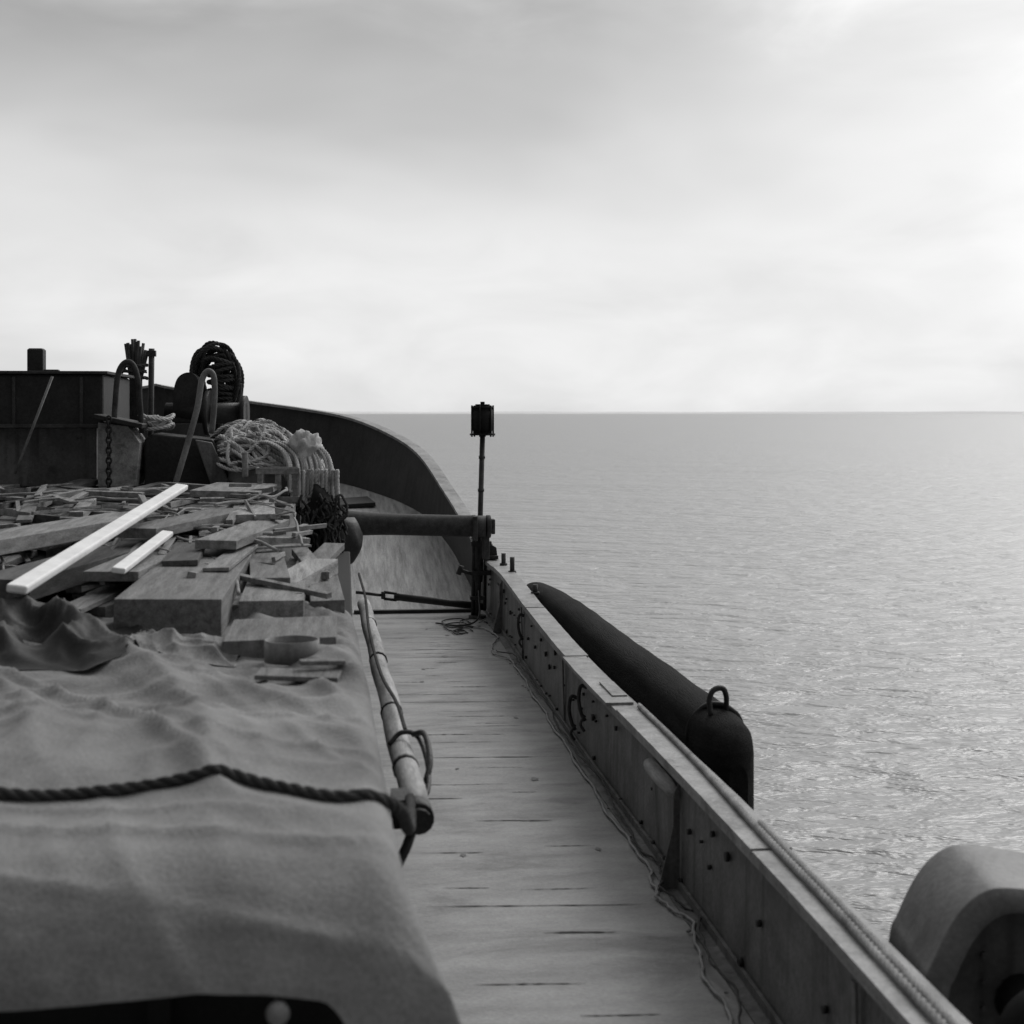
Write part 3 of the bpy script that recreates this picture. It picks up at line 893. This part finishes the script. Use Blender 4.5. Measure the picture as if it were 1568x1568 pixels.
tb = empty('turnbuckle_bar')
mb = MB()
l0 = st(.15, 20.2, .33); l1 = st(1.9, 20.2, .13)
def LB(t): return l0.lerp(l1, t)
mb.tube([LB(0), LB(.22)], .022, 8); mb.tube([LB(.3), LB(1)], .05, 10)
mb.tube([LB(.22) + Vector((0, 0, .045)), LB(.32) + Vector((0, 0, .045))], .02, 8); mb.tube([LB(.22) - Vector((0, 0, .045)), LB(.32) - Vector((0, 0, .045))], .02, 8)
mb.tube([LB(.215) + Vector((0, 0, .05)), LB(.215) - Vector((0, 0, .05))], .03, 8); mb.tube([LB(.325) + Vector((0, 0, .05)), LB(.325) - Vector((0, 0, .05))], .03, 8)
mb.box((1.0, l0.y + .15, .03), (1.75, .1, .06))
mb.obj('bar_and_eye', M_dark, tb)

# ------------------------------------------------------------------ navigation light post
nl = empty('navigation_light_post')
mb = MB(); B0 = st(1.80, 20.0, 0); T0 = st(1.87, 20.0, 2.5)
mb.tube([B0, T0], .036, 12); mb.tube([B0 + Vector((.012, 0, .5)), B0 + Vector((.04, 0, 1.35))], .06, 12)
mb.tube([B0 + Vector((-.06, .02, 0)), B0 + Vector((-.04, .02, 1.4))], .028, 8)
mb.tube([B0 + Vector((.1, .02, .1)), B0 + Vector((.12, .02, 1.3))], .022, 8)
mb.tube([B0, B0 + Vector((0, 0, .04))], .12, 14)
mb.box(B0 + Vector((.05, 0, .62)), (.26, .12, .06)); mb.box(B0 + Vector((.05, 0, 1.02)), (.28, .12, .06)); mb.box(B0 + Vector((.0, 0, .28)), (.2, .14, .05))
mb.tube([B0 + Vector((-.05, 0, .6)), B0 + Vector((-.24, 0, .66))], .025, 8); mb.tube([B0 + Vector((-.26, 0, .6)), B0 + Vector((-.22, 0, .72))], .035, 8)
for z in (1.3, 1.75, 2.2): mb.tube([T0.lerp(B0, 1 - z / 2.5) - Vector((0, 0, .02)), T0.lerp(B0, 1 - z / 2.5) + Vector((0, 0, .02))], .045, 10)
mb.obj('post_tube', M_iron, nl)
mb = MB(); t = T0
mb.tube([t, t + Vector((0, 0, .025))], .175, 20); mb.tube([t + Vector((0, 0, .025)), t + Vector((0, 0, .06))], .13, 20)
mb.tube([t + Vector((0, 0, .06)), t + Vector((0, 0, .38))], .14, 20)
mb.tube([t + Vector((0, 0, .37)), t + Vector((0, 0, .40))], .155, 20)
mb.tube([t + Vector((0, 0, .4)), t + Vector((0, 0, .425))], .10, 16); mb.tube([t + Vector((0, 0, .42)), t + Vector((0, 0, .46))], .03, 8)
for a_ in range(6):
    q = Vector((math.cos(a_ * 1.047 + .2) * .152, math.sin(a_ * 1.047 + .2) * .152, 0)); mb.tube([t + q + Vector((0, 0, -.02)), t + q + Vector((0, 0, .41))], .012, 6)
mb.obj('lantern', M_black, nl)

wl = empty('wire_loops')
mb = MB()
for i in range(5):
    cx = random.uniform(1.3, 1.75); cd = random.uniform(18.6, 19.6); rr = random.uniform(.08, .2)
    mb.tube(catmull([st(cx + rr * math.cos(t), cd + rr * 2.2 * math.sin(t), .015 + .01 * (t % 2)) for t in range(6)], 6), .009, 6)
mb.tube(catmull([st(1.2, 19.4, .02), st(1.5, 19.1, .03), st(1.75, 19.3, .1), st(1.8, 19.8, .4)], 6), .012, 6)
mb.obj('wire_strands', M_dark, wl)

fd = empty('hatch_lid')
mb = MB(); mb.box(st(-.05, 27.0, 1.14), (1.1, .9, .08), (rad(4), rad(-3), rad(8))); mb.box(st(-1.2, 26.0, 1.1), (1.4, 1.0, .12), (rad(4), 0, 0)); mb.obj('lid_boards', M_dark, fd, .01)

# ------------------------------------------------------------------ water
def water_mat():
    m = bpy.data.materials.new('sea_water'); m.use_nodes = True
    nt = m.node_tree; N = nt.nodes; L = nt.links; b = N['Principled BSDF']
    b.inputs['Base Color'].default_value = (.27, .27, .27, 1)
    b.inputs['Roughness'].default_value = .33
    b.inputs['IOR'].default_value = 1.38
    tc = N.new('ShaderNodeTexCoord')
    rot = N.new('ShaderNodeMapping'); rot.inputs['Rotation'].default_value = (0, 0, rad(9))
    L.new(tc.outputs['Object'], rot.inputs['Vector'])
    prev = None
    for (sc_, sx, det, dist, stg) in ((.06, .5, 2, .8, .6), (.5, .42, 3, .26, 1.0), (2.3, .5, 4, .19, 1.0)):
        mp = N.new('ShaderNodeMapping'); mp.inputs['Scale'].default_value = (sx, 1, 1)
        L.new(rot.outputs[0], mp.inputs['Vector'])
        n = N.new('ShaderNodeTexNoise'); n.inputs['Scale'].default_value = sc_; n.inputs['Detail'].default_value = det
        n.inputs['Distortion'].default_value = .2; n.inputs['Roughness'].default_value = .58
        L.new(mp.outputs[0], n.inputs['Vector'])
        bp = N.new('ShaderNodeBump'); bp.inputs['Strength'].default_value = stg; bp.inputs['Distance'].default_value = dist
        L.new(n.outputs['Fac'], bp.inputs['Height'])
        if prev: L.new(prev, bp.inputs['Normal'])
        prev = bp.outputs[0]
    L.new(prev, b.inputs['Normal'])
    return m
mb = MB(); S_ = 45000
ring = [0, 20, 60, 150, 400, 1200, 5000, 15000, S_]
rows = [[Vector((math.cos(2 * math.pi * k / 64) * max(r_, .01), math.sin(2 * math.pi * k / 64) * max(r_, .01), -.95)) for k in range(65)] for r_ in ring]
mb.grid(rows[:], smooth=True); mb.obj('sea', water_mat())

mb = MB(); rows = [[], []]
for k in range(140):
    a_ = rad(-50 + 110 * k / 139); R_ = 14000
    h = 18 + 7 * noise.noise(Vector((k * .23, 0, 0)))
    rows[0].append(Vector((math.sin(a_) * R_, math.cos(a_) * R_, -1))); rows[1].append(Vector((math.sin(a_) * (R_ + 300), math.cos(a_) * (R_ + 300), h)))
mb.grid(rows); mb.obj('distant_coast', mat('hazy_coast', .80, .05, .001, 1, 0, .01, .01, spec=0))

# ------------------------------------------------------------------ world
SUN_AZ, SUN_EL = 38, 38
sd = Vector((math.sin(rad(SUN_AZ)) * math.cos(rad(SUN_EL)), math.cos(rad(SUN_AZ)) * math.cos(rad(SUN_EL)), math.sin(rad(SUN_EL))))
w = bpy.data.worlds.new('World'); scn.world = w; w.use_nodes = True
nt = w.node_tree; N = nt.nodes; L = nt.links
for n in list(N): N.remove(n)
out = N.new('ShaderNodeOutputWorld')
sky = N.new('ShaderNodeTexSky'); sky.sky_type = 'NISHITA'; sky.sun_disc = False
sky.sun_elevation = rad(SUN_EL); sky.sun_rotation = rad(SUN_AZ)
bw = N.new('ShaderNodeRGBToBW'); L.new(sky.outputs[0], bw.inputs[0])
bgs = N.new('ShaderNodeBackground'); bgs.inputs['Strength'].default_value = .01
L.new(bw.outputs[0], bgs.inputs['Color'])
tc = N.new('ShaderNodeTexCoord')
sep = N.new('ShaderNodeSeparateXYZ'); L.new(tc.outputs['Generated'], sep.inputs[0])
mp = N.new('ShaderNodeMapping'); mp.inputs['Scale'].default_value = (1, 1, 2.6); mp.inputs['Rotation'].default_value = (rad(0), rad(-12), 0)
mp.inputs['Location'].default_value = (.35, .1, .2)
L.new(tc.outputs['Generated'], mp.inputs['Vector'])
def noi(scale, det, rough=.5, dist=0.0):
    n = N.new('ShaderNodeTexNoise'); n.inputs['Scale'].default_value = scale; n.inputs['Detail'].default_value = det
    n.inputs['Roughness'].default_value = rough; n.inputs['Distortion'].default_value = dist
    L.new(mp.outputs[0], n.inputs['Vector']); return n.outputs['Fac']
def math_(op, a, b):
    k = N.new('ShaderNodeMath'); k.operation = op
    for i, x in enumerate((a, b)):
        if isinstance(x, (int, float)): k.inputs[i].default_value = x
        else: L.new(x, k.inputs[i])
    return k.outputs[0]
na = noi(3.5, 3, .45, .3); nb = noi(9, 5, .5, .4)
warp = math_('ADD', math_('MULTIPLY', math_('SUBTRACT', na, .5), .14), math_('MULTIPLY', math_('SUBTRACT', nb, .5), .10))
zz = math_('ADD', sep.outputs['Z'], warp)
ramp = N.new('ShaderNodeValToRGB'); cr_ = ramp.color_ramp
cr_.interpolation = 'B_SPLINE'
E = [(0.0, .68), (.05, .75), (.11, .75), (.16, .66), (.21, .44), (.25, .39), (.29, .50), (.36, .62), (.7, .62), (1.0, .62)]
cr_.elements[0].position = 0; cr_.elements[0].color = (E[0][1],) * 3 + (1,)
cr_.elements[1].position = 1; cr_.elements[1].color = (E[-1][1],) * 3 + (1,)
for p_, v_ in E[1:-1]:
    e = cr_.elements.new(p_); e.color = (v_, v_, v_, 1)
L.new(zz, ramp.inputs[0])
dp = N.new('ShaderNodeVectorMath'); dp.operation = 'DOT_PRODUCT'; L.new(tc.outputs['Generated'], dp.inputs[0]); dp.inputs[1].default_value = sd
gl = N.new('ShaderNodeMapRange'); gl.interpolation_type = 'SMOOTHSTEP'
gl.inputs['From Min'].default_value = .79; gl.inputs['From Max'].default_value = 1.0
gl.inputs['To Min'].default_value = 0; gl.inputs['To Max'].default_value = .80
L.new(dp.outputs['Value'], gl.inputs['Value'])
tot = math_('ADD', ramp.outputs[0], math_('MULTIPLY', gl.outputs[0], math_('ADD', math_('MULTIPLY', nb, .8), .6)))
tot = math_('ADD', tot, math_('MULTIPLY', math_('SUBTRACT', nb, .5), .30))
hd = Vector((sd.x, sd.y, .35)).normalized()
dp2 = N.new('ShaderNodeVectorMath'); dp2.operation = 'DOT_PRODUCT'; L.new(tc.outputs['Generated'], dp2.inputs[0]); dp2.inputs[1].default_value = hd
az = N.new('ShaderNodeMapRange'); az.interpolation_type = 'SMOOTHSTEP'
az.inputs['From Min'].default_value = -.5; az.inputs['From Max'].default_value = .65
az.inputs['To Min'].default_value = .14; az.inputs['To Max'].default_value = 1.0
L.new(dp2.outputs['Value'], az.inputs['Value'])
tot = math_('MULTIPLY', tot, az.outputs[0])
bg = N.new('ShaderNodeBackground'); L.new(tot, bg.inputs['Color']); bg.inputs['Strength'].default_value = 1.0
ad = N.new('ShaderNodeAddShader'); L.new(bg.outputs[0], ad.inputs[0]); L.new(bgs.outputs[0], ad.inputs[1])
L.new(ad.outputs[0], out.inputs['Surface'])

sl = bpy.data.lights.new('sun', 'SUN'); sl.energy = 1.3; sl.angle = rad(30); sl.color = (1, .99, .98)
so = bpy.data.objects.new('sun', sl); scn.collection.objects.link(so)
so.rotation_euler = sd.to_track_quat('Z', 'Y').to_euler()

# ------------------------------------------------------------------ camera
cam = bpy.data.cameras.new('camera'); co = bpy.data.objects.new('camera', cam); scn.collection.objects.link(co)
co.location = (0, 0, 2.8); co.rotation_euler = (rad(90), 0, -math.asin(SA))
cam.sensor_width = 56; cam.lens = 80; cam.shift_y = -.0963
cam.clip_start = .1; cam.clip_end = 120000
cam.dof.use_dof = True; cam.dof.focus_distance = 16; cam.dof.aperture_fstop = 4.5
scn.camera = co
